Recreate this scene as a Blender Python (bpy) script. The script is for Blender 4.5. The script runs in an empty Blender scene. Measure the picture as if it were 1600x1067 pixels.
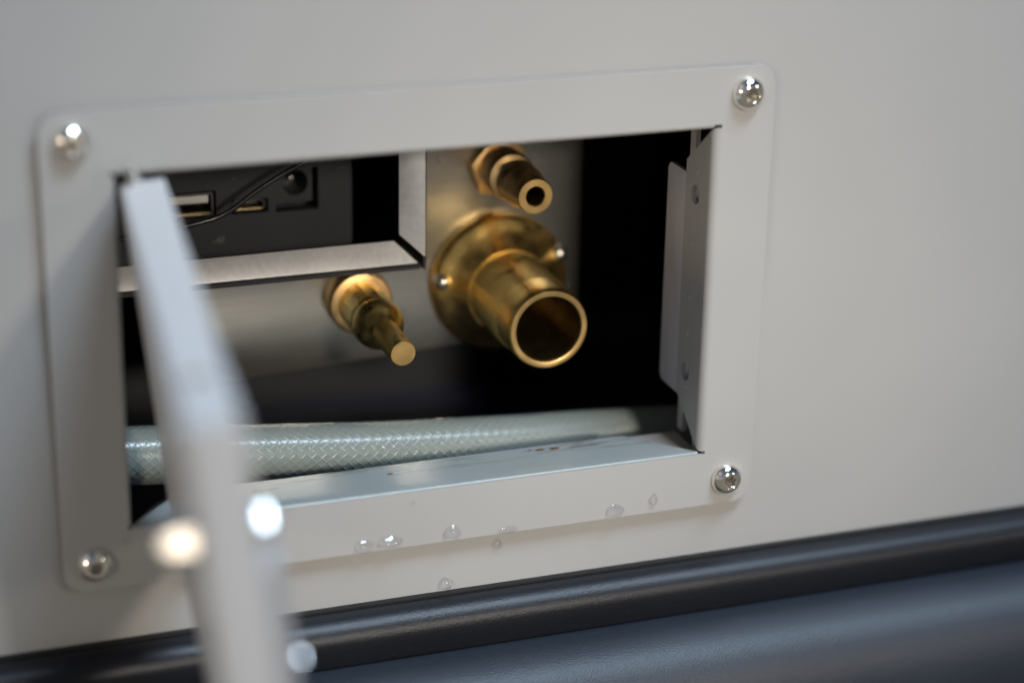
import bpy, bmesh, math, random
from mathutils import Vector, Matrix
random.seed(7)
PI = math.pi
scene = bpy.context.scene
C = bpy.context.collection
MM = 0.001                                    # all builders below take millimetres

# ------------------------------------------------------------------ camera
cam_data = bpy.data.cameras.new('camera')
cam = bpy.data.objects.new('camera', cam_data); C.objects.link(cam)
scene.camera = cam
rx = Vector((0.94205759, -0.33500161, 0.01736135))
dn = Vector((-0.10344051, -0.33933891, -0.93495945))
fw = Vector((0.31910431, 0.87898977, -0.35432953))
m = Matrix(((rx.x, -dn.x, -fw.x), (rx.y, -dn.y, -fw.y), (rx.z, -dn.z, -fw.z))).to_4x4()
m.translation = Vector((-0.05349542, -0.43903824, 0.22626597))
cam.matrix_world = m
cam_data.sensor_width = 36.0
cam_data.lens = 3351.9 * 36.0 / 1600.0
cam_data.clip_start = 0.01; cam_data.clip_end = 200.0
cam_data.dof.use_dof = True
cam_data.dof.focus_distance = 0.519
cam_data.dof.aperture_fstop = 4.1

# ------------------------------------------------------------------ world and lights
world = bpy.data.worlds.new('World'); scene.world = world
world.use_nodes = True
wn = world.node_tree; wn.nodes.clear()
sky = wn.nodes.new('ShaderNodeTexSky'); sky.sky_type = 'NISHITA'; sky.sun_disc = False
sky.sun_elevation = math.radians(38); sky.sun_rotation = math.radians(240)
tc = wn.nodes.new('ShaderNodeTexCoord'); sp = wn.nodes.new('ShaderNodeSeparateXYZ')
st = wn.nodes.new('ShaderNodeMapRange'); st.inputs[1].default_value = -0.06; st.inputs[2].default_value = 0.03
mixw = wn.nodes.new('ShaderNodeMix'); mixw.data_type = 'RGBA'
mixw.inputs['A'].default_value = (5.6, 5.2, 4.6, 1)        # daylit paving below the horizon
bg = wn.nodes.new('ShaderNodeBackground'); bg.inputs['Strength'].default_value = 0.036
wo = wn.nodes.new('ShaderNodeOutputWorld')
wn.links.new(tc.outputs['Generated'], sp.inputs[0]); wn.links.new(sp.outputs['Z'], st.inputs[0])
wn.links.new(st.outputs[0], mixw.inputs['Factor']); wn.links.new(sky.outputs[0], mixw.inputs['B'])
wn.links.new(mixw.outputs['Result'], bg.inputs['Color']); wn.links.new(bg.outputs[0], wo.inputs[0])

def area(name, loc, target, size, power, color, size_y=None):
    d = bpy.data.lights.new(name, 'AREA'); d.shape = 'ELLIPSE' if size_y else 'DISK'; d.size = size; d.size_y = size_y or size; d.energy = power; d.color = color
    o = bpy.data.objects.new(name, d); C.objects.link(o); o.location = loc
    o.rotation_euler = (Vector(target) - Vector(loc)).to_track_quat('-Z', 'Y').to_euler()
    return o
area('cool_opening_overhead', (0.62, -0.82, 1.90), (0.08, 0, 0.05), 1.0, 47, (0.66, 0.82, 1.0), 0.5)
area('warm_opening_left', (-2.2, -1.9, 0.65), (0.08, 0, 0.05), 0.30, 11.0, (1.0, 0.82, 0.62))
area('warm_opening_right', (1.5, -1.5, 0.60), (0.08, 0, 0.05), 0.24, 4.0, (1.0, 0.86, 0.70))
sd = bpy.data.lights.new('added_pool_spot', 'SPOT'); sd.energy = 175; sd.color = (1.0, 0.90, 0.78)      # added spot without a real fixture; pools soft warm light on the hatch
sd.spot_size = math.radians(8.2); sd.spot_blend = 1.0; sd.shadow_soft_size = 0.12
so = bpy.data.objects.new('added_pool_spot', sd); C.objects.link(so); so.location = (0.34, -1.80, 0.66)
so.rotation_euler = (Vector((0.130, 0, 0.045)) - so.location).to_track_quat('-Z', 'Y').to_euler()
vs = scene.view_settings
vs.view_transform = 'Standard'; vs.look = 'None'; vs.gamma = 1.0; vs.use_curve_mapping = False; vs.exposure = -0.12
scene.cycles.use_denoising = True
scene.cycles.max_bounces = 10
scene.cycles.caustics_reflective = True

# ------------------------------------------------------------------ materials
def new_mat(name):
    mt = bpy.data.materials.new(name); mt.use_nodes = True
    return mt, mt.node_tree, mt.node_tree.nodes['Principled BSDF']
def noise(nt, scale, detail=3, stretch=None, rough=0.5):
    c = nt.nodes.new('ShaderNodeTexCoord'); n = nt.nodes.new('ShaderNodeTexNoise')
    n.inputs['Scale'].default_value = scale; n.inputs['Detail'].default_value = detail; n.inputs['Roughness'].default_value = rough
    if stretch:
        mp = nt.nodes.new('ShaderNodeMapping'); mp.inputs['Scale'].default_value = stretch
        nt.links.new(c.outputs['Object'], mp.inputs[0]); nt.links.new(mp.outputs[0], n.inputs[0])
    else:
        nt.links.new(c.outputs['Object'], n.inputs[0])
    return n
def ramp(nt, src, stops):
    r = nt.nodes.new('ShaderNodeValToRGB')
    while len(r.color_ramp.elements) < len(stops): r.color_ramp.elements.new(0.5)
    for e, (p, c) in zip(r.color_ramp.elements, stops): e.position = p; e.color = (*c, 1) if len(c) == 3 else c
    nt.links.new(src, r.inputs[0]); return r
def bump(nt, b, src, strength, dist):
    bn = nt.nodes.new('ShaderNodeBump'); bn.inputs['Strength'].default_value = strength; bn.inputs['Distance'].default_value = dist
    nt.links.new(src, bn.inputs['Height'])
    nt.links.new(bn.outputs[0], b.inputs['Normal']); return bn
def mixcol(nt, fac, a, b):
    mx = nt.nodes.new('ShaderNodeMix'); mx.data_type = 'RGBA'
    for sock, v in (('Factor', fac), ('A', a), ('B', b)):
        if hasattr(v, 'is_output') or isinstance(v, bpy.types.NodeSocket): nt.links.new(v, mx.inputs[sock])
        elif sock == 'Factor': mx.inputs[sock].default_value = v
        else: mx.inputs[sock].default_value = (*v, 1)
    return mx.outputs['Result']

def paint_mat(name, col, rough=0.36, grime=True):
    mt, nt, b = new_mat(name)
    n1 = noise(nt, 14, 3); r1 = ramp(nt, n1.outputs[0], [(0.3, tuple(c*0.97 for c in col)), (0.7, tuple(min(1, c*1.03) for c in col))])
    colour = r1.outputs[0]
    if grime:   # faint dust specks in the paint
        n3 = noise(nt, 900, 2); r3 = ramp(nt, n3.outputs[0], [(0.73, (0, 0, 0)), (0.80, (1, 1, 1))])
        mul = nt.nodes.new('ShaderNodeMath'); mul.operation = 'MULTIPLY'; mul.inputs[1].default_value = 0.40
        nt.links.new(r3.outputs[0], mul.inputs[0])
        colour = mixcol(nt, mul.outputs[0], colour, tuple(c*0.55 for c in col))
    nt.links.new(colour, b.inputs['Base Color'])
    n4 = noise(nt, 60, 3); rr = ramp(nt, n4.outputs[0], [(0.3, (rough-0.04,)*3), (0.7, (rough+0.06,)*3)])
    nt.links.new(rr.outputs[0], b.inputs['Roughness'])
    n2 = noise(nt, 1500, 2); bump(nt, b, n2.outputs[0], 0.25, 0.00004)
    return mt
PAINT = paint_mat('grey_powder_paint', (0.432, 0.424, 0.410))
PAINT_DOOR = paint_mat('grey_door_paint', (0.62, 0.61, 0.605), 0.30, False)

# sill paint: the same paint with limescale, rub marks and dirt lines along the fold
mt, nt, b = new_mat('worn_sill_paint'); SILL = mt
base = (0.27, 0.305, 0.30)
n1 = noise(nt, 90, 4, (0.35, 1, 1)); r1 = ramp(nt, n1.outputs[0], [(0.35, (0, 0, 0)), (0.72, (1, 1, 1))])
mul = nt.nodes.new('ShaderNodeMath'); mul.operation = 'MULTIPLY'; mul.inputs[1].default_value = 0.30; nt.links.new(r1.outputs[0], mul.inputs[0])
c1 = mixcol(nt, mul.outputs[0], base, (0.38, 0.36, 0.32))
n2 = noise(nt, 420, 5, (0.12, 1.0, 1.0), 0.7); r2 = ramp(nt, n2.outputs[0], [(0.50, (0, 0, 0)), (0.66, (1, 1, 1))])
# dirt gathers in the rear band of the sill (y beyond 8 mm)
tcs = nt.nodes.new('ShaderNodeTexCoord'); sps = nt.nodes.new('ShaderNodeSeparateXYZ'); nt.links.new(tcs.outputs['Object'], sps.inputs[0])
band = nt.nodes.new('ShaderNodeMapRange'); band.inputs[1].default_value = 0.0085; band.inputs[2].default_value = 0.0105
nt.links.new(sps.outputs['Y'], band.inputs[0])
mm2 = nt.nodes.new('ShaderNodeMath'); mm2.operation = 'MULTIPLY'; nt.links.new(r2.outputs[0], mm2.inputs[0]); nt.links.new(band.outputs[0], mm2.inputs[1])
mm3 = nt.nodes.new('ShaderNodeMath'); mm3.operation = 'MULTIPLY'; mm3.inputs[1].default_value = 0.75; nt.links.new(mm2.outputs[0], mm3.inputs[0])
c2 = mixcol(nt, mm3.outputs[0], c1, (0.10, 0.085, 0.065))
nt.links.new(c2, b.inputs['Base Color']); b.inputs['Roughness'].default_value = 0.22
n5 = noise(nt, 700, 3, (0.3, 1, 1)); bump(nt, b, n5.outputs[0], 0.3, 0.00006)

def plain(name, col, rough, metal=0.0, bump_s=None, spec=0.5):
    mt, nt, b = new_mat(name)
    b.inputs['Base Color'].default_value = (*col, 1); b.inputs['Roughness'].default_value = rough
    b.inputs['Metallic'].default_value = metal; b.inputs['Specular IOR Level'].default_value = spec
    if bump_s:
        n = noise(nt, bump_s[0], 3); bump(nt, b, n.outputs[0], bump_s[1], bump_s[2])
    return mt
def brass_mat(name, col, rough, tarnish, tam, lines=None):
    mt, nt, b = new_mat(name); b.inputs['Metallic'].default_value = 1.0
    n1 = noise(nt, 130, 5, None, 0.6); r1 = ramp(nt, n1.outputs[0], [(0.35, (0, 0, 0)), (0.75, (1, 1, 1))])
    mul = nt.nodes.new('ShaderNodeMath'); mul.operation = 'MULTIPLY'; mul.inputs[1].default_value = tam; nt.links.new(r1.outputs[0], mul.inputs[0])
    nt.links.new(mixcol(nt, mul.outputs[0], col, tarnish), b.inputs['Base Color'])
    n2 = noise(nt, 260, 4); r2 = ramp(nt, n2.outputs[0], [(0.3, (rough-0.06,)*3), (0.7, (rough+0.12,)*3)]); nt.links.new(r2.outputs[0], b.inputs['Roughness'])
    n3 = noise(nt, 1200, 3, lines); bump(nt, b, n3.outputs[0], 0.25, 0.00005)
    return mt
BRASS = brass_mat('machined_brass', (1.0, 0.79, 0.30), 0.28, (0.88, 0.64, 0.22), 0.4)
BRASS_OLD = brass_mat('tarnished_brass', (1.0, 0.74, 0.26), 0.34, (0.66, 0.48, 0.17), 0.5, (0.15, 1, 0.15))
BRASS_CUT = brass_mat('freshly_cut_brass', (0.84, 0.57, 0.23), 0.36, (0.62, 0.40, 0.15), 0.6)
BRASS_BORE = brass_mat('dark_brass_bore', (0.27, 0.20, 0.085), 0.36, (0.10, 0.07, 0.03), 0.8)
BRASS_FL = brass_mat('satin_brass', (1.0, 0.68, 0.22), 0.32, (0.86, 0.55, 0.19), 0.4)
BRASS_COPPER = brass_mat('copper_toned_brass', (0.96, 0.64, 0.29), 0.34, (0.68, 0.40, 0.16), 0.7)
STEEL = plain('polished_screw_steel', (0.98, 0.93, 0.84), 0.12, 1.0, (500, 0.15, 0.00005))
STEEL_DULL = plain('dull_screw_steel', (0.66, 0.62, 0.54), 0.30, 1.0)
STEEL_DARK = plain('dull_screw_socket', (0.30, 0.27, 0.23), 0.35, 1.0)

def brushed(name, col, rough, direction):
    mt, nt, b = new_mat(name); b.inputs['Metallic'].default_value = 1.0; b.inputs['Roughness'].default_value = rough
    n1 = noise(nt, 700, 4, direction); r1 = ramp(nt, n1.outputs[0], [(0.25, tuple(c*0.86 for c in col)), (0.75, col)])
    nt.links.new(r1.outputs[0], b.inputs['Base Color']); bump(nt, b, n1.outputs[0], 0.25, 0.00005)
    return mt
PLATE = brushed('brushed_stainless_plate', (0.48, 0.46, 0.42), 0.28, (0.06, 1, 1))
TAB = brushed('brushed_stainless_tab', (0.84, 0.82, 0.80), 0.45, (1, 0.08, 1)); TAB.node_tree.nodes['Principled BSDF'].inputs['Metallic'].default_value = 0.55
BLACK = plain('matt_black_plastic', (0.018, 0.018, 0.019), 0.42, 0, (900, 0.3, 0.00006))
BLACK_GLOSS = plain('glossy_black_cable', (0.012, 0.012, 0.013), 0.28)
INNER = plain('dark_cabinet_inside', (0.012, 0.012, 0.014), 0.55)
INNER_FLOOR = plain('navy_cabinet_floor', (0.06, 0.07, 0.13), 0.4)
PORT_METAL = plain('nickel_port_shell', (0.62, 0.60, 0.56), 0.28, 1.0)
GOLD = plain('gold_contact', (0.80, 0.58, 0.28), 0.3, 1.0)
PRINT = plain('faint_grey_print', (0.10, 0.10, 0.09), 0.6)
STRIP = plain('pale_lilac_strip', (0.58, 0.565, 0.61), 0.5, 0, (600, 0.2, 0.00005))
RUST = plain('brown_rust', (0.12, 0.045, 0.012), 0.85, 0, (1500, 0.6, 0.0001))
ZINC = plain('zinc_plated_lock', (0.80, 0.80, 0.80), 0.28, 1.0)
BAR = plain('dull_zinc_bar', (0.42, 0.42, 0.43), 0.60, 0.2)
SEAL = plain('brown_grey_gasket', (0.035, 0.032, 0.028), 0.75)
GAP = plain('black_rubber_seal', (0.012, 0.012, 0.012), 0.7, 0, (800, 0.6, 0.0002))

# moulding: grained satin vinyl, dusty
def vinyl(name, c0, c1, rough, spec, grain):
    mt, nt, b = new_mat(name)
    n1 = noise(nt, 30, 4); r1 = ramp(nt, n1.outputs[0], [(0.3, c0), (0.7, c1)])
    n2 = noise(nt, 1500, 2); r2 = ramp(nt, n2.outputs[0], [(0.72, (0, 0, 0)), (0.79, (1, 1, 1))])
    mul = nt.nodes.new('ShaderNodeMath'); mul.operation = 'MULTIPLY'; mul.inputs[1].default_value = 0.35; nt.links.new(r2.outputs[0], mul.inputs[0])
    nt.links.new(mixcol(nt, mul.outputs[0], r1.outputs[0], (0.20, 0.19, 0.17)), b.inputs['Base Color'])
    b.inputs['Roughness'].default_value = rough; b.inputs['Specular IOR Level'].default_value = spec
    g = noise(nt, 2300, 2, None, 0.6); bump(nt, b, g.outputs[0], grain, 0.00022)
    return mt
VINYL = vinyl('smooth_slate_vinyl', (0.005, 0.006, 0.009), (0.008, 0.009, 0.013), 0.35, 0.34, 0.34)
VINYL_SKIRT = vinyl('grained_slate_vinyl', (0.018, 0.024, 0.035), (0.023, 0.029, 0.041), 0.42, 0.50, 0.50)

# hose
mt, nt, b = new_mat('clear_green_grey_pvc'); PVC = mt
b.inputs['Base Color'].default_value = (0.23, 0.26, 0.235, 1); b.inputs['Roughness'].default_value = 0.20
b.inputs['Subsurface Weight'].default_value = 0.25; b.inputs['Subsurface Radius'].default_value = (0.003, 0.003, 0.003)
BRAID = plain('pvc_over_white_braid', (0.24, 0.27, 0.245), 0.20)
mt, nt, b = new_mat('clear_water'); WATER = mt
nt.nodes.remove(b); wout = nt.nodes['Material Output']
tr = nt.nodes.new('ShaderNodeBsdfTransparent'); rf = nt.nodes.new('ShaderNodeBsdfRefraction'); rf.inputs['IOR'].default_value = 1.33; rf.inputs['Roughness'].default_value = 0.0
gl = nt.nodes.new('ShaderNodeBsdfGlossy'); gl.inputs['Roughness'].default_value = 0.0
lw = nt.nodes.new('ShaderNodeLayerWeight'); lw.inputs['Blend'].default_value = 0.5
fp = nt.nodes.new('ShaderNodeMath'); fp.operation = 'POWER'; fp.inputs[1].default_value = 3.0; nt.links.new(lw.outputs['Facing'], fp.inputs[0])
fr = nt.nodes.new('ShaderNodeMath'); fr.operation = 'MULTIPLY_ADD'; fr.inputs[1].default_value = 0.75; fr.inputs[2].default_value = 0.035; nt.links.new(fp.outputs[0], fr.inputs[0])
m1 = nt.nodes.new('ShaderNodeMixShader'); m1.inputs[0].default_value = 0.28; m2 = nt.nodes.new('ShaderNodeMixShader')
nt.links.new(tr.outputs[0], m1.inputs[1]); nt.links.new(rf.outputs[0], m1.inputs[2])
nt.links.new(fr.outputs[0], m2.inputs[0]); nt.links.new(m1.outputs[0], m2.inputs[1]); nt.links.new(gl.outputs[0], m2.inputs[2])
nt.links.new(m2.outputs[0], wout.inputs['Surface'])

# ------------------------------------------------------------------ mesh helpers (mm in, metres out)
def finish(name, bm, mat, parent=None, smooth=35):
    bmesh.ops.scale(bm, vec=(MM,)*3, verts=bm.verts)
    bmesh.ops.recalc_face_normals(bm, faces=bm.faces)
    me = bpy.data.meshes.new(name); bm.to_mesh(me); bm.free()
    if smooth:
        for p in me.polygons: p.use_smooth = True
        me.set_sharp_from_angle(angle=math.radians(smooth))
    me.materials.append(mat)
    o = bpy.data.objects.new(name, me); C.objects.link(o)
    if parent: o.parent = parent
    return o
def tag(o, label, cat=None, group=None, kind=None):
    if label: o['label'] = label
    if cat: o['category'] = cat
    if group: o['group'] = group
    if kind: o['kind'] = kind
    return o
def thing(name, label, cat, loc=(0, 0, 0), group=None):
    o = bpy.data.objects.new(name, None); C.objects.link(o); o.location = [v*MM for v in loc]; o.empty_display_size = 0.01
    return tag(o, label, cat, group)
def box(x0, x1, y0, y1, z0, z1, bev=0.0, seg=2, bm=None):
    bm = bm or bmesh.new()
    r = bmesh.ops.create_cube(bm, size=1.0)
    for v in r['verts']:
        v.co = Vector(((x0+x1)/2 + v.co.x*(x1-x0), (y0+y1)/2 + v.co.y*(y1-y0), (z0+z1)/2 + v.co.z*(z1-z0)))
    if bev:
        es = list({e for v in r['verts'] for e in v.link_edges})
        bmesh.ops.bevel(bm, geom=es, offset=bev, segments=seg, profile=0.5, affect='EDGES')
    return bm
def prism(poly, axis, a0, a1, bev=0.0, seg=2, bm=None):
    """poly: 2D points; axis 'x' -> (y,z), 'y' -> (x,z), 'z' -> (x,y)"""
    bm = bm or bmesh.new()
    def put(p, a): return {'x': (a, p[0], p[1]), 'y': (p[0], a, p[1]), 'z': (p[0], p[1], a)}[axis]
    A = [bm.verts.new(put(p, a0)) for p in poly]; B = [bm.verts.new(put(p, a1)) for p in poly]
    n = len(poly); new = [bm.faces.new(A), bm.faces.new(B)]
    for i in range(n): new.append(bm.faces.new((A[i], A[(i+1) % n], B[(i+1) % n], B[i])))
    if bev:
        es = list({e for f in new[:2] for e in f.edges})
        bmesh.ops.bevel(bm, geom=es, offset=bev, segments=seg, profile=0.5, affect='EDGES')
    return bm
def round_rect(x0, x1, z0, z1, r, n=6):
    if isinstance(r, (int, float)): r = (r,)*4
    pts = []
    for (cx, cz, a0, rr) in ((x1-r[0], z1-r[0], 0, r[0]), (x0+r[1], z1-r[1], PI/2, r[1]), (x0+r[2], z0+r[2], PI, r[2]), (x1-r[3], z0+r[3], 1.5*PI, r[3])):
        for k in range(n+1):
            a = a0 + k/n*PI/2; pts.append((cx + rr*math.cos(a), cz + rr*math.sin(a)))
    return pts
def ring(outer, inner, y0, y1, bev=0.0, seg=2):
    """flat ring in the xz plane between two loops of equal count"""
    bm = bmesh.new(); n = len(outer); L = []
    for y in (y0, y1):
        L.append([bm.verts.new((p[0], y, p[1])) for p in outer]); L.append([bm.verts.new((p[0], y, p[1])) for p in inner])
    o0, i0, o1, i1 = L; front_outer = []
    for k in range(n):
        j = (k+1) % n
        bm.faces.new((o0[k], o0[j], i0[j], i0[k])); bm.faces.new((o1[k], i1[k], i1[j], o1[j]))
        bm.faces.new((o0[k], o1[k], o1[j], o0[j])); bm.faces.new((i0[k], i0[j], i1[j], i1[k]))
    if bev:
        S = set(o0)
        es = [e for e in bm.edges if e.verts[0] in S and e.verts[1] in S and abs(e.verts[0].co.y - e.verts[1].co.y) < 1e-9]
        es = [e for e in es if len([f for f in e.link_faces]) == 2]
        bmesh.ops.bevel(bm, geom=es, offset=bev, segments=seg, profile=0.5, affect='EDGES')
    return bm
def lathe(profile, center, seg=64, axis='y', closed_loop=False, bm=None, hexr=None):
    """profile: (radius, y) pairs; revolves about an axis through (cx, *, cz) along +y.  hexr: index set of rings that are hexagonal"""
    bm = bm or bmesh.new(); cx, cz = center; rows = []
    for i, (r, y) in enumerate(profile):
        row = []
        if r < 1e-6: row = [bm.verts.new((cx, y, cz))]
        else:
            for k in range(seg):
                a = 2*PI*k/seg; rr = r
                if hexr and i in hexr:
                    t = (a + 0.2) % (PI/3) - PI/6; rr = r*math.cos(PI/6)/math.cos(t)
                row.append(bm.verts.new((cx + rr*math.cos(a), y, cz + rr*math.sin(a))))
        rows.append(row)
    pairs = list(zip(rows, rows[1:])) + ([(rows[-1], rows[0])] if closed_loop else [])
    for A, B in pairs:
        for k in range(seg):
            j = (k+1) % seg
            if len(A) == 1 and len(B) == 1: continue
            if len(A) == 1: bm.faces.new((A[0], B[k], B[j]))
            elif len(B) == 1: bm.faces.new((A[k], A[j], B[0]))
            else: bm.faces.new((A[k], A[j], B[j], B[k]))
    return bm
def tube(path, r, seg=12, bm=None, caps=True):
    bm = bm or bmesh.new(); P = [Vector(p) for p in path]; rows = []; up = Vector((0, 0, 1)); prev = None
    for i, p in enumerate(P):
        t = (P[min(i+1, len(P)-1)] - P[max(i-1, 0)]).normalized()
        if prev is None:
            a = t.cross(up); a = a if a.length > 1e-3 else t.cross(Vector((0, 1, 0))); a.normalize()
        else:
            a = (prev - t*prev.dot(t)).normalized()
        prev = a; b = t.cross(a); rr = r(i/(len(P)-1)) if callable(r) else r
        rows.append([bm.verts.new(p + a*(rr*math.cos(2*PI*k/seg)) + b*(rr*math.sin(2*PI*k/seg))) for k in range(seg)])
    for A, B in zip(rows, rows[1:]):
        for k in range(seg): bm.faces.new((A[k], A[(k+1) % seg], B[(k+1) % seg], B[k]))
    if caps: bm.faces.new(rows[0]); bm.faces.new(rows[-1][::-1])
    return bm
def catmull(pts, n=12):
    P = [Vector(p) for p in pts]; P = [P[0]*2-P[1]] + P + [P[-1]*2-P[-2]]; out = []
    for i in range(1, len(P)-2):
        for k in range(n):
            t = k/n; a, b, c, d = P[i-1], P[i], P[i+1], P[i+2]
            out.append(0.5*((2*b) + (-a+c)*t + (2*a-5*b+4*c-d)*t*t + (-a+3*b-3*c+d)*t**3))
    out.append(P[-2]); return out
def sheet_holes(x0, x1, z0, z1, holes, y0, y1, nh=16):
    """plate in xz with rectangular holes (hx0,hx1,hz0,hz1): cells of a grid, with the walls of the holes"""
    xs = sorted({x0, x1, *[v for h in holes for v in h[:2]]}); zs = sorted({z0, z1, *[v for h in holes for v in h[2:]]})
    bm = bmesh.new(); solid = {}
    for i in range(len(xs)-1):
        for j in range(len(zs)-1):
            mx, mz = (xs[i]+xs[i+1])/2, (zs[j]+zs[j+1])/2
            solid[i, j] = not any(h[0] < mx < h[1] and h[2] < mz < h[3] for h in holes)
    V = {}
    def v(i, j, y):
        if (i, j, y) not in V: V[i, j, y] = bm.verts.new((xs[i], y, zs[j]))
        return V[i, j, y]
    for (i, j), s in solid.items():
        if not s: continue
        bm.faces.new((v(i, j, y0), v(i+1, j, y0), v(i+1, j+1, y0), v(i, j+1, y0)))
        bm.faces.new((v(i, j, y1), v(i, j+1, y1), v(i+1, j+1, y1), v(i+1, j, y1)))
        for di, dj, a, bb in ((-1, 0, (i, j), (i, j+1)), (1, 0, (i+1, j), (i+1, j+1)), (0, -1, (i, j), (i+1, j)), (0, 1, (i, j+1), (i+1, j+1))):
            if not solid.get((i+di, j+dj), False):
                bm.faces.new((v(*a, y0), v(*bb, y0), v(*bb, y1), v(*a, y1)))
    return bm

# ------------------------------------------------------------------ frame dimensions (mm)
W, H = 170.0, 111.3
OX0, OX1, OZ0, OZ1 = 15.7, 155.0, 14.75, 96.6          # opening

# ------------------------------------------------------------------ cabinet (panel and dark inside)
cab = thing('cabinet', 'large light grey painted cabinet wall with a rectangular service opening', 'cabinet')
hole = round_rect(OX0-2.5, OX1+2.5, OZ0-2.5, OZ1+2.5, 1.0, 3); outer = round_rect(-170, 420, -14.2, 260, 1.0, 3)
finish('front_panel', ring(outer, hole, 2.3, 3.1), PAINT, cab)
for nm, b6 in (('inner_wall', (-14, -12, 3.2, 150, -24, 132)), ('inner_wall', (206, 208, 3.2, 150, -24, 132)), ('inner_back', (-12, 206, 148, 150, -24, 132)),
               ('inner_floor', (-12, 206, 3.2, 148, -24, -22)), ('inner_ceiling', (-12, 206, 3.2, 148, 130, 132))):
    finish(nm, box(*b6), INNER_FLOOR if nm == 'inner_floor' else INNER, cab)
# turned-in edges of the panel cut-out
finish('cutout_edge', box(OX1+2.6, OX1+3.8, 15.5, 18.5, OZ0-1, OZ1+3), PAINT, cab)
finish('cutout_edge', box(OX0+28, OX1+2.4, 3.1, 19, OZ0-3.6, OZ0-2.4), PAINT, cab)

# ------------------------------------------------------------------ hatch frame
hf = thing('hatch_frame', 'raised grey metal frame with rounded corners bolted around the opening', 'frame')
FR_S, FR_B, FR_R = 0.9, 0.7, 1.9          # fold radius of the left and top returns, the sill and the right return
out = round_rect(0, W, 0, H, 5.2, 8)
inn = round_rect(OX0-FR_S, OX1+FR_R, OZ0-FR_B, OZ1+FR_S, 0.05, 8)
finish('face_plate', ring(out, inn, 0.0, 0.7, 0.12, 2), PAINT, hf, 12)
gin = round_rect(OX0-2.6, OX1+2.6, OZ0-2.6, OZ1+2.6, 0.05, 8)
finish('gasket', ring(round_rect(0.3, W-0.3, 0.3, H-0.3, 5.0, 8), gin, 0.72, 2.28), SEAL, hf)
def flange(profile_dir, a0, a1, depth, chamf, sgn, pos, mat, name, FR=FR_S):
    """bent-in return: fold of radius FR then straight for `depth`; runs from a0 to a1 along the edge, ends chamfered by chamf"""
    bm = bmesh.new(); th = 1.1
    prof = []
    for k in range(7):
        a = k/6*PI/2; prof.append((FR - FR*math.sin(a), FR - FR*math.cos(a)))     # (offset away from the opening, y)
    ys = [FR + (depth-FR)*t for t in (0.25, 0.5, 0.75, 1.0)]
    prof += [(0.0, y) for y in ys]
    rows = []
    N = 2
    for off, y in prof:
        c = max(0.0, (y-0.6))*chamf
        row = []
        for t in range(N+1):
            s = a0 + c + (a1 - a0 - 2*c)*t/N
            q = pos + sgn*off
            row.append((q, s, y))
        rows.append(row)
    def vv(q, s, y): return (q, y, s) if profile_dir == 'v' else (s, y, q)
    F = [[bm.verts.new(vv(*p)) for p in r] for r in rows]
    Bk = [[bm.verts.new(vv(p[0] + sgn*(th if i > 5 else th*i/6), p[1], p[2] + (0 if i > 6 else th*(1-i/7)))) for p in r] for i, r in enumerate(rows)]
    for G in (F, Bk):
        for A, B in zip(G, G[1:]):
            for k in range(N): bm.faces.new((A[k], A[k+1], B[k+1], B[k]))
    for A, B, c in ((F, Bk, 0), (F, Bk, N)):
        for i in range(len(rows)-1): bm.faces.new((A[i][c], A[i+1][c], B[i+1][c], B[i][c]))
    for k in range(N):
        bm.faces.new((F[-1][k], F[-1][k+1], Bk[-1][k+1], Bk[-1][k])); bm.faces.new((F[0][k], Bk[0][k], Bk[0][k+1], F[0][k+1]))
    return finish(name, bm, mat, hf, 60)
right_flange = flange('v', OZ0, OZ1, 14.5, 0.80, 1, OX1, PAINT, 'return_flange', FR_R)
flange('v', OZ0, OZ1, 14.5, 0.80, -1, OX0, PAINT, 'return_flange')
flange('h', OX0, OX1, 14.5, 0.80, 1, OZ1, PAINT, 'return_flange')
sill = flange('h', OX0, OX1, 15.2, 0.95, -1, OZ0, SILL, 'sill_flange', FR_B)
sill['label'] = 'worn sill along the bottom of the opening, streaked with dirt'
# two punched holes and the spot welds of the right-hand return
def punch(o, cutters):
    for bmc in cutters:
        c = finish('cutter', bmc, PAINT, None, 0); c.parent = o.parent
        md_ = o.modifiers.new('cut', 'BOOLEAN'); md_.operation = 'DIFFERENCE'; md_.object = c; md_.solver = 'EXACT'
        bpy.context.view_layer.update()
        me = bpy.data.meshes.new_from_object(o.evaluated_get(bpy.context.evaluated_depsgraph_get()))
        o.modifiers.clear(); o.data = me; bpy.data.objects.remove(c)
    for p in o.data.polygons: p.use_smooth = True
    o.data.set_sharp_from_angle(angle=math.radians(35))
def cyl(p0, p1, r): return tube([p0, p1], r, 28)
punch(right_flange, [cyl((OX1-3, y, z), (OX1+3, y, z), 2.3) for z, y in ((78.1, 8.8), (32.4, 9.8))])
for z, y, r in ((84, 8.5, 0.9), (66, 9.2, 1.1), (52, 9.6, 1.0), (42.5, 9.8, 0.9), (29.0, 9.0, 0.8)):
    bm = lathe([(0, -0.28), (r*0.5, -0.22), (r*0.85, -0.1), (r, 0.02)], (0, 0), 16)
    for v in bm.verts: v.co = Vector((OX1 + v.co.y, y + v.co.x, z + v.co.z))
    finish('spot_weld', bm, PAINT, hf)
lil = round_rect(11.0, 27.8, 24.0, 81.3, 1.6, 5)
finish('stop_strip', prism(lil, 'x', OX1+1.25, OX1+2.35, 0.25), STRIP, hf)['label'] = 'pale lilac stop strip behind the right return'
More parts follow.
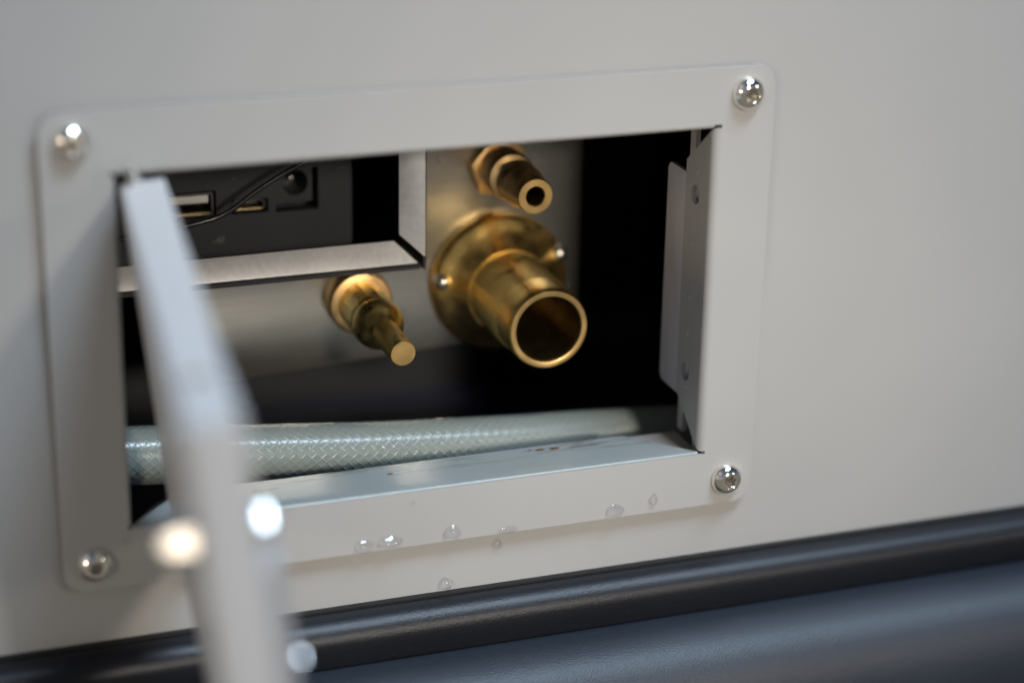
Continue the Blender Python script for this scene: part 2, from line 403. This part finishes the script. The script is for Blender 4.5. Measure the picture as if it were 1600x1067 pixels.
# rust specks on the sill
for (x, y, rx_, ry_) in ((118.4, 12.9, 1.5, 0.75), (122.2, 12.7, 1.5, 0.75), (79.3, 10.2, 1.0, 0.45), (116.0, 13.4, 0.5, 0.3), (126.5, 12.2, 0.6, 0.25)):
    bm = bmesh.new(); n = 14
    vs_ = [bm.verts.new((x + rx_*math.cos(2*PI*k/n)*random.uniform(0.7, 1.1), y + ry_*math.sin(2*PI*k/n)*random.uniform(0.6, 1.15), OZ0 + 0.03)) for k in range(n)]
    cv = bm.verts.new((x, y, OZ0 + 0.14))
    for k in range(n): bm.faces.new((cv, vs_[k], vs_[(k+1) % n]))
    finish('rust_spot', bm, RUST, hf)

# ------------------------------------------------------------------ four button-head screws
def screw_mesh():
    bm = bmesh.new(); seg = 72; R = 4.05; Hd = 2.7; rows = []
    prof = [(R*0.97, 0.0), (R, -0.25)]
    for k in range(1, 9):
        a = k/8*1.02; prof.append((R*math.cos(a), -0.25 - (Hd-0.25)*math.sin(a)/math.sin(1.02)*1.0))
    for r, y in prof: rows.append([(r, y)]*seg)
    def star(k, r): return r*(1 + 0.17*math.cos(6*2*PI*k/seg))
    rows.append([(star(k, 1.62), -Hd) for k in range(seg)])
    rows.append([(star(k, 1.50), -Hd + 0.12) for k in range(seg)])
    rows.append([(star(k, 1.45), -Hd + 1.5) for k in range(seg)])
    V = [[bm.verts.new((r*math.cos(2*PI*k/seg), y, r*math.sin(2*PI*k/seg))) for k, (r, y) in enumerate(row)] for row in rows]
    for A, B in zip(V, V[1:]):
        for k in range(seg): bm.faces.new((A[k], A[(k+1) % seg], B[(k+1) % seg], B[k]))
    bm.faces.new(V[0])
    head = bm
    fl = bmesh.new(); vv = [fl.verts.new((star(k, 1.44)*math.cos(2*PI*k/seg), -Hd+1.45, star(k, 1.44)*math.sin(2*PI*k/seg))) for k in range(seg)]; fl.faces.new(vv)
    return head, fl
hd, fl = screw_mesh()
screw0 = thing('machine_screw', '', 'screw')
so_h = finish('head', hd, STEEL, screw0, 28); so_s = finish('socket', fl, STEEL_DARK, so_h)
spots = [((163.06, 104.67), 'shiny button-head screw at the top right corner of the grey frame', 0.2),
         ((163.06, 6.63), 'shiny button-head screw at the bottom right corner of the grey frame', 0.75),
         ((6.94, 104.67), 'blurred shiny screw at the top left corner of the grey frame', 0.5),
         ((6.94, 6.63), 'shiny screw at the bottom left corner of the grey frame', 1.0)]
for i, ((x, z), lab, rot) in enumerate(spots):
    if i == 0: s = screw0
    else:
        s = screw0.copy(); C.objects.link(s)
        h = so_h.copy(); C.objects.link(h); h.parent = s
        k = so_s.copy(); C.objects.link(k); k.parent = h
    s.location = (x*MM, -0.02*MM, z*MM); s.rotation_euler = (0, rot, 0)
    tag(s, lab, 'screw', 'screws holding the hatch frame')

# ------------------------------------------------------------------ open door leaf (swung out towards the viewer, hanging a little askew)
door = thing('hatch_door', 'grey sheet metal hatch door swung open, seen nearly edge-on and out of focus', 'door')
du = Vector((-0.10319908, -0.99464187, 0.00612362)); dw = Vector((0.09709232, -0.01620053, -0.99514352)); dnn = Vector((0.98991062, -0.10210334, 0.09824397))
dm = Matrix(((du.x, dw.x, dnn.x), (du.y, dw.y, dnn.y), (du.z, dw.z, dnn.z))).to_4x4()
dm.translation = Vector((16.2, -2.8, 95.7))*MM
door.matrix_world = dm          # local x: hinge to free edge, y: downwards, z: outer skin to inside
DL, DH, DT = 137.0, 79.5, 9.4
# skin and returns: a pan with rounded folds
finish('outer_skin', prism(round_rect(1.0, DL-1.0, 1.0, DH-1.0, 0.6, 4), 'z', 0.0, 1.2), PAINT_DOOR, door)
def door_fold(name, length0, length1, place, depth=DT):
    """L-shaped fold: quarter round of radius 1.2 from the skin, then straight"""
    r = 1.2; prof = [(r - r*math.sin(a), r - r*math.cos(a)) for a in [k/6*PI/2 for k in range(7)]]
    prof = [(p, q) for p, q in prof] + [(0, depth)]
    inner = [(p + 1.1, q) for p, q in prof[::-1] if q > 1.2] + [(1.15, 1.2)]
    bm = bmesh.new(); poly = prof + inner
    A = [bm.verts.new(place(p, q, length0)) for p, q in poly]; B = [bm.verts.new(place(p, q, length1)) for p, q in poly]
    n = len(poly)
    for i in range(n): bm.faces.new((A[i], A[(i+1) % n], B[(i+1) % n], B[i]))
    bm.faces.new(A); bm.faces.new(B)
    return finish(name, bm, PAINT_DOOR, door, 50)
top_f = door_fold('top_return', 0.5, DL-0.05, lambda p, q, t: (t, p, q))
door_fold('bottom_return', 0.5, DL-0.05, lambda p, q, t: (t, DH-p, q))
door_fold('free_edge_return', 0.15, DH-0.15, lambda p, q, t: (DL-p, t, q))
door_fold('hinge_edge_return', 1.3, DH-1.3, lambda p, q, t: (p+0.4, t, q), 5.0)
punch(top_f, [cyl((115, -3, 4.2), (115, 3, 4.2), 2.4)])
bm = bmesh.new(); tube([(3.2, -4.0, 3.2), (3.2, 5.0, 3.2)], 1.4, 16, bm)
finish('hinge_pin', bm, ZINC, door)
# cam lock
def local_lathe(prof, u, s, seg=40, rot=0.0):
    bm = lathe(prof, (0, 0), seg)
    bmesh.ops.rotate(bm, cent=(0, 0, 0), matrix=Matrix.Rotation(-rot, 3, 'Y'), verts=bm.verts)
    for v in bm.verts: v.co = Vector((u + v.co.x, s + v.co.z, v.co.y))
    return bm
LU, LS = 115.0, 29.0
lock = finish('cam_lock', local_lathe([(0, -6.2), (3.0, -6.1), (3.8, -5.6), (4.4, -4.6), (5.2, -2.6), (6.4, -0.2), (4.0, 0.1), (4.0, 9.0), (0, 9.0)], LU, LS, 10, math.radians(-6)), ZINC, door, 20)
def hex_bolt(name, r, z0, z1, u, s_, rot):
    bm = bmesh.new()
    poly = [(u + r*math.cos(rot + k*PI/3), s_ + r*math.sin(rot + k*PI/3)) for k in range(6)]
    return finish(name, prism(poly, 'z', z0, z1, 0.35, 2, bm), ZINC, lock, 25)
hex_bolt('lock_nut', 3.0, 9.5, 13.0, LU, LS-1.0, math.radians(-45+30))
finish('cam_bar', prism(round_rect(LU-4.0, LU+4.0, LS+4.0, LS+36.0, 2.5, 6), 'z', 10.0, 14.0, 0.5), BAR, lock)
hex_bolt('cam_bolt', 1.5, 14.1, 15.8, LU, LS+26, math.radians(-45+30))

# ------------------------------------------------------------------ stainless connection plate
cp = thing('connection_plate', 'brushed stainless plate inside the opening, with a bent-out shroud', 'metal plate')
plate_poly = [(40, 18.0), (150.0, 24.2), (150.0, 118), (100.6, 118), (100.6, 51.8), (40, 51.8)]
finish('plate', prism(plate_poly, 'y', 70.0, 71.5), PLATE, cp)
finish('side_face', box(148.6, 150.0, 71.6, 130, 24.3, 118), PLATE, cp)
# splayed shroud lips around the module: sheet strips leaning outwards, mitred at the corner with an open gap
def lip(name, near, deep):
    """near/deep: the two ends (x,y,z) of the front and of the rear edge of a 0.8 mm sheet strip"""
    bm = bmesh.new(); a, b = map(Vector, near); d, c = map(Vector, deep)
    n = (b-a).cross(d-a).normalized()*0.8
    if n.y < 0: n = -n
    q = [bm.verts.new(v) for v in (a, b, c, d)]; r = [bm.verts.new(v + n) for v in (a, b, c, d)]
    bm.faces.new(q); bm.faces.new(r[::-1])
    for k in range(4): bm.faces.new((q[k], q[(k+1) % 4], r[(k+1) % 4], r[k]))
    bmesh.ops.bevel(bm, geom=bm.edges[:], offset=0.1, segments=2, profile=0.5, affect='EDGES')
    return finish(name, bm, TAB, cp)
lip('shroud_lip', ((12, 47, 54.1), (97.6, 47, 54.2)), ((12, 51, 58.9), (92.4, 51, 59.2)))
lip('shroud_lip', ((99.3, 47, 55.6), (99.3, 47, 118)), ((93.8, 51, 60.7), (93.8, 51, 118)))
finish('shroud_wall', box(12, 99.0, 49.5, 69.9, 51.6, 52.6), BLACK, cp)
finish('shroud_wall', box(99.6, 100.4, 49.0, 69.9, 51.6, 118), BLACK, cp)
bm = lathe([(0, 69.3), (0.5, 69.5), (0.7, 69.95)], (110.3, 73.7), 12); finish('rivet', bm, STEEL_DARK, cp)

# ------------------------------------------------------------------ control module with its ports
cm = thing('control_module', 'black plastic control module with charging ports inside the shroud', 'module')
USB_A = (39.4, 52.6, 62.0, 69.0); USB_C = (56.4, 66.0, 62.2, 66.0); JACK = (68.0, 79.2, 61.9, 73.0)
finish('housing', sheet_holes(14, 88, 46, 118, [USB_A, USB_C, JACK], 74.0, 78.0), BLACK, cm)
finish('housing_back', box(14, 88, 84, 86, 46, 118), BLACK, cm)
# usb a: shell, tongue and contacts
x0, x1, z0, z1 = USB_A
ua = finish('usb_socket', ring(round_rect(x0+0.3, x1-0.7, z0+0.5, z1-0.5, 0.5, 3), round_rect(x0+0.75, x1-1.15, z0+0.95, z1-0.95, 0.4, 3), 74.3, 83.5), plain('dark_port_shell', (0.16, 0.15, 0.14), 0.35, 1.0), cm)
finish('tongue', box(x0+1.2, x1-1.9, 74.6, 83, z1-3.2, z1-1.3, 0.1), plain('port_tongue', (0.50, 0.48, 0.45), 0.5), ua)
finish('contact_strip', box(x0+1.0, x1-1.4, 74.6, 76.0, z0+0.98, z0+1.3), GOLD, ua)
# usb c
x0, x1, z0, z1 = USB_C
uc = finish('usb_c_socket', ring(round_rect(x0+0.3, x1-0.7, z0+0.75, z1-0.25, 1.4, 6), round_rect(x0+0.65, x1-1.05, z0+1.1, z1-0.6, 1.05, 6), 74.25, 83), plain('dark_nickel', (0.22, 0.21, 0.19), 0.3, 1.0), cm)
finish('tongue', box(x0+1.8, x1-2.2, 76, 83, z0+1.75, z1-1.25, 0.1), BLACK, uc)
finish('contact_strip', box(x0+1.3, x1-1.7, 74.4, 75.2, z0+1.0, z0+1.22), GOLD, uc)
# power jack
jk = finish('power_jack', ring(round_rect(67.6, 77.6, 64.0, 74.6, 0.4, 8), [(73.2 + 3.35*math.cos(a), 69.3 + 3.35*math.sin(a)) for a in [2*PI*(k+0.5)/36 for k in range(36)]], 74.2, 84), BLACK, cm)
finish('jack_pin', lathe([(0, 77.0), (0.6, 77.15), (1.0, 77.8), (1.05, 84)], (72.9, 69.6), 24), PORT_METAL, jk)
finish('jack_floor', lathe([(0, 83.8), (3.4, 83.8)], (73.2, 69.3), 24), BLACK, jk)
# faint moulded lettering
cu = bpy.data.curves.new('lettering', 'FONT'); cu.body = '-4F'; cu.size = 2.6*MM; cu.extrude = 0.03*MM; cu.align_x = 'CENTER'
tx = bpy.data.objects.new('lettering', cu); C.objects.link(tx); bpy.context.view_layer.update()
me = bpy.data.meshes.new_from_object(tx.evaluated_get(bpy.context.evaluated_depsgraph_get())); bpy.data.objects.remove(tx)
me.materials.clear(); me.materials.append(PRINT)
lt = bpy.data.objects.new('lettering', me); C.objects.link(lt); lt.parent = cm
lt.location = (53.0*MM, 73.93*MM, 54.9*MM); lt.rotation_euler = (PI/2, 0, 0)

for x, z, w in ((57.3, 71.6, 0.9), (50.6, 70.6, 0.5), (85.6, 72.3, 2.0)):
    finish('print_mark', box(x-w/2, x+w/2, 73.93, 73.98, z-0.09, z+0.09), PRINT, cm)
# thin lead crossing in front of the ports
lead = finish('thin_cable', tube(catmull([(14, 63, 61), (30, 61, 62.8), (43.5, 60, 65.0), (50, 60, 66.4), (54, 60, 68.3), (59.8, 60, 72.2), (66.3, 60, 75.9), (73, 60, 79.3), (84, 62, 86), (92, 66, 97)], 10), 0.62, 12), BLACK_GLOSS)
tag(lead, 'thin black cable curving across the front of the ports', 'cable')

# ------------------------------------------------------------------ large brass hose connector
bx, bz = 126.6, 39.3
big = thing('brass_hose_connector', 'large open brass hose connector with a round flange', 'pipe fitting', (bx, 70, bz))
def rel(prof): return [(r, y-70) for r, y in prof]
finish('flange', lathe(rel([(10.2, 69.95), (18.4, 69.95), (18.8, 69.4), (18.8, 67.6), (18.4, 66.6), (17.5, 65.8), (15.8, 64.7), (14.2, 63.4), (12.9, 62.0), (11.9, 60.8), (11.2, 60.0), (10.2, 60.0)]), (0, 0), 72, closed_loop=True), BRASS_FL, big)
outerp = [(10.7, 63)]
y = 60.4
while y > 40.0:
    t = (60.4 - y)*0.012
    outerp += [(10.82-t, y), (11.0-t, y-0.5), (11.0-t, y-0.8), (10.82-t, y-1.0)]; y -= 1.5
outerp += [(10.5, 34.5), (10.5, 31.2), (10.3, 30.5), (10.0, 30.1)]
tb = finish('tube', lathe(rel(outerp + [(9.95, 30.1), (9.4, 30.4), (9.4, 31.0)]), (0, 0), 80), BRASS_OLD, big, 30)
finish('rim', lathe(rel([(10.1, 30.05), (10.0, 29.95), (9.0, 29.9), (8.75, 30.0), (8.7, 30.6), (8.7, 31.5)]), (0, 0), 80), BRASS_CUT, big)
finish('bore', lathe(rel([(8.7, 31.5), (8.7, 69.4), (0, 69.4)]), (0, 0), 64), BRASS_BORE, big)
for (x, z) in ((109.9, 41.8), (142.2, 46.6)):
    finish('flange_screw', lathe([(0, -6.9), (1.1, -6.7), (1.9, -6.0), (2.1, -5.2), (2.1, -2.2)], (x-bx, z-bz), 24), STEEL_DULL, big)

# ------------------------------------------------------------------ small brass barb
sx, sz = 126.0, 71.0
small = thing('brass_hose_barb', 'small brass hose barb under the top edge of the opening', 'pipe fitting', (sx, 70, sz))
finish('hex_collar', lathe(rel([(0.1, 69.9), (8.4, 69.9), (8.4, 66.2), (8.2, 65.8), (6.6, 65.6), (0.1, 65.6)]), (0, 0), 72, hexr={1, 2, 3}), BRASS_COPPER, small, 25)
finish('neck', lathe(rel([(6.3, 65.6), (6.4, 58.6), (6.0, 57.4), (4.6, 56.6)]), (0, 0), 48), BRASS_COPPER, small)
finish('barb', lathe(rel([(4.4, 57.2), (4.3, 54.6), (5.6, 54.2), (5.7, 53.4), (4.6, 50.2), (4.5, 49.6), (5.5, 49.2), (5.55, 48.4), (4.75, 45.0), (4.7, 40.8), (4.55, 40.3)]), (0, 0), 48), BRASS_COPPER, small, 30)
finish('rim', lathe(rel([(4.56, 40.3), (4.4, 40.05), (2.7, 40.0), (2.5, 40.2), (2.5, 41)]), (0, 0), 48), BRASS_CUT, small)
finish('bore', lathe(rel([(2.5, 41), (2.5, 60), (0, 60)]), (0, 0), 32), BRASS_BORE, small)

# ------------------------------------------------------------------ brass plug with a solid rod end
px_, pz_ = 87.6, 38.4
rod = thing('brass_rod_fitting', 'short brass fitting with a solid thin rod end, below the shroud', 'pipe fitting', (px_, 70, pz_))
finish('collar', lathe(rel([(0.1, 69.9), (8.3, 69.9), (8.5, 69.2), (8.5, 64.8), (8.0, 63.8), (6.4, 63.4), (0.1, 63.4)]), (0, 0), 72), BRASS_COPPER, rod, 35)
finish('body', lathe(rel([(5.6, 65.1), (6.3, 64.2), (6.4, 51.8), (6.2, 51.2), (6.2, 50.4)]), (0, 0), 14), BRASS, rod, 8)
finish('shoulder', lathe(rel([(6.2, 50.6), (6.5, 49.8), (6.5, 48.4), (6.2, 46.6), (5.6, 45.0), (4.8, 43.6), (4.0, 42.6), (3.5, 41.8)]), (0, 0), 56), BRASS, rod)
finish('rod', lathe(rel([(3.6, 42.2), (3.35, 41.0), (3.3, 27.3), (3.15, 27.0)]), (0, 0), 40), BRASS_OLD, rod)
finish('rod_end', lathe(rel([(3.16, 27.02), (3.05, 26.85), (0, 26.8)]), (0, 0), 40), BRASS_CUT, rod)
bm = bmesh.new(); bmesh.ops.create_circle(bm, cap_ends=True, segments=20, radius=1.15)
for v in bm.verts:
    a = v.co.x/3.3; v.co = Vector((3.34*math.sin(a) , -39.4 + v.co.y, 3.34*math.cos(a)))
finish('cross_hole', bm, BLACK, rod)

# ------------------------------------------------------------------ braided hose across the floor
hs = thing('braided_hose', 'clear green-grey braided hose lying behind the sill', 'hose')
hp = catmull([(-6, 34, 18.6), (22, 34.5, 16.8), (55, 35, 12.9), (88, 35.5, 9.5), (120, 36, 7.0), (150, 36.5, 5.0), (200, 38, 0.9)], 14)
HR = 7.1
finish('hose_wall', tube(hp, HR, 40), PVC, hs)
def hose_frame(t):
    f = t*(len(hp)-1); i = min(int(f), len(hp)-2); p = hp[i].lerp(hp[i+1], f-i)
    d = (hp[min(i+1, len(hp)-1)] - hp[i]).normalized(); a = d.cross(Vector((0, 0, 1))).normalized(); return p, a, a.cross(d)
bm = bmesh.new(); LEN = 206.0; NB = 19; TURN = NB*2.75; STEPS = 150
for sgn in (1, -1):
    for k in range(NB):
        path = []
        for i in range(STEPS+1):
            t = i/STEPS; p, a, b = hose_frame(t); th = sgn*2*PI*LEN*t/TURN + 2*PI*k/NB
            path.append(p + (a*math.cos(th) + b*math.sin(th))*(HR - 0.40))
        tube(path, 0.50, 6, bm, False)
tag(finish('braid', bm, BRAID, hs, 80), None, None, None, 'stuff')

# ------------------------------------------------------------------ moulding along the foot of the panel
md = thing('base_moulding', 'dark slate vinyl moulding with a rounded bead along the foot of the cabinet', 'moulding')
def extrude_profile(name, prof, mat, sm=40, x0=-170.0, x1=420.0, n=1):
    bm = bmesh.new(); cols = []
    for k in range(n+1):
        x = x0 + (x1-x0)*k/n; cols.append([bm.verts.new((x, y, z)) for y, z in prof])
    m_ = len(prof)
    for A, B in zip(cols, cols[1:]):
        for i in range(m_): bm.faces.new((A[i], A[(i+1) % m_], B[(i+1) % m_], B[i]))
    bm.faces.new(cols[0]); bm.faces.new(cols[-1][::-1])
    return finish(name, bm, mat, md, sm)
bead = [(4.0, -14.6), (0.6, -14.8)] + [(0.4 - 6.4*math.sin(a), -21.2 + 6.4*math.cos(a)*1.0) for a in [k/12*PI/2 for k in range(13)]] + [(-6.2, -23), (-5.6, -26.0), (4.0, -30)]
extrude_profile('bead', bead, VINYL)
main = [(4.0, -26.4), (-4.5, -26.6), (-8.5, -26.9)]
for k in range(1, 17):
    a = k/16*PI/2; main.append((-8.5 - 17*math.sin(a), -26.9 - 22*(1-math.cos(a))))
main += [(-25.7, -80), (4.0, -80)]
extrude_profile('skirt', main, VINYL_SKIRT)
finish('seal', box(-170, 420, 0.9, 3.4, -15.2, -14.3), GAP, md)

# ------------------------------------------------------------------ water drops
def drop(x, z, w, h, d, surf_y, label, sag=0.25):
    """a cap of water standing on the paint, heavier towards its lower rim"""
    bm = bmesh.new(); seg, rings = 36, 10; rows = []
    top = bm.verts.new((0, -d, -sag*h*0.22))
    for i in range(1, rings+1):
        r = i/rings; prof = 1 - r*r; row = []
        for k in range(seg):
            a = 2*PI*k/seg; zz = math.sin(a)*r
            wob = 1 + 0.05*math.sin(3*a + x) + 0.03*math.sin(5*a + z)
            row.append(bm.verts.new((math.cos(a)*r*w/2*wob*(1 - 0.30*sag*zz), -d*prof, zz*h/2*wob - sag*h*0.22*(1-r*r))))
        rows.append(row)
    for k in range(seg): bm.faces.new((top, rows[0][k], rows[0][(k+1) % seg]))
    for A, B in zip(rows, rows[1:]):
        for k in range(seg): bm.faces.new((A[k], A[(k+1) % seg], B[(k+1) % seg], B[k]))
    o = finish('water_drop', bm, WATER, None, 0)
    for p in o.data.polygons: p.use_smooth = True
    o.location = (x*MM, (surf_y+0.05)*MM, z*MM)
    return tag(o, label, 'water drop', 'water drops on the grey paint')
drop(69.7, 1.7, 5.0, 3.4, 1.3, -0.08, 'leftmost clear water drop on the lower edge of the grey frame', 0.5)
drop(76.0, 2.0, 6.6, 3.0, 1.4, -0.08, 'wide flat water drop on the lower frame edge, second from the open door', 0.6)
drop(91.6, 2.3, 4.4, 3.6, 1.4, -0.08, 'round water drop on the lower frame edge above the drip at the moulding', 0.4)
drop(103.8, -3.6, 2.6, 3.0, 0.9, 2.23, 'small water drop running down the panel just below the frame', 0.5)
drop(105.6, 0.9, 5.0, 2.0, 0.35, -0.08, 'faint flat water film on the lower frame edge above the running drop', 0.2)
drop(133.4, 2.1, 5.0, 3.4, 1.3, -0.08, 'wide water drop on the lower frame edge left of the bottom right screw', 0.6)
drop(143.6, 3.6, 2.5, 3.2, 1.0, -0.08, 'small oval water drop closest to the bottom right screw', 0.4)
drop(90.7, -12.2, 3.8, 3.0, 2.0, 2.23, 'water drop hanging at the panel foot above the dark moulding', 0.6)
drop(81.8, 11.3, 0.9, 0.7, 0.3, -0.08, 'tiny water bead just under the sill edge', 0.2)
drop(14.2, 11.3, 1.4, 1.6, 0.5, -0.08, 'tiny water bead at the lower left corner of the opening', 0.2)
o = drop(0, 0, 2.0, 4.6, 1.0, 0, 'water drop in the lower right corner of the opening', 0.5)
o.rotation_euler = (0, 0, -0.9); o.location = (154.6*MM, 0.9*MM, 17.6*MM)
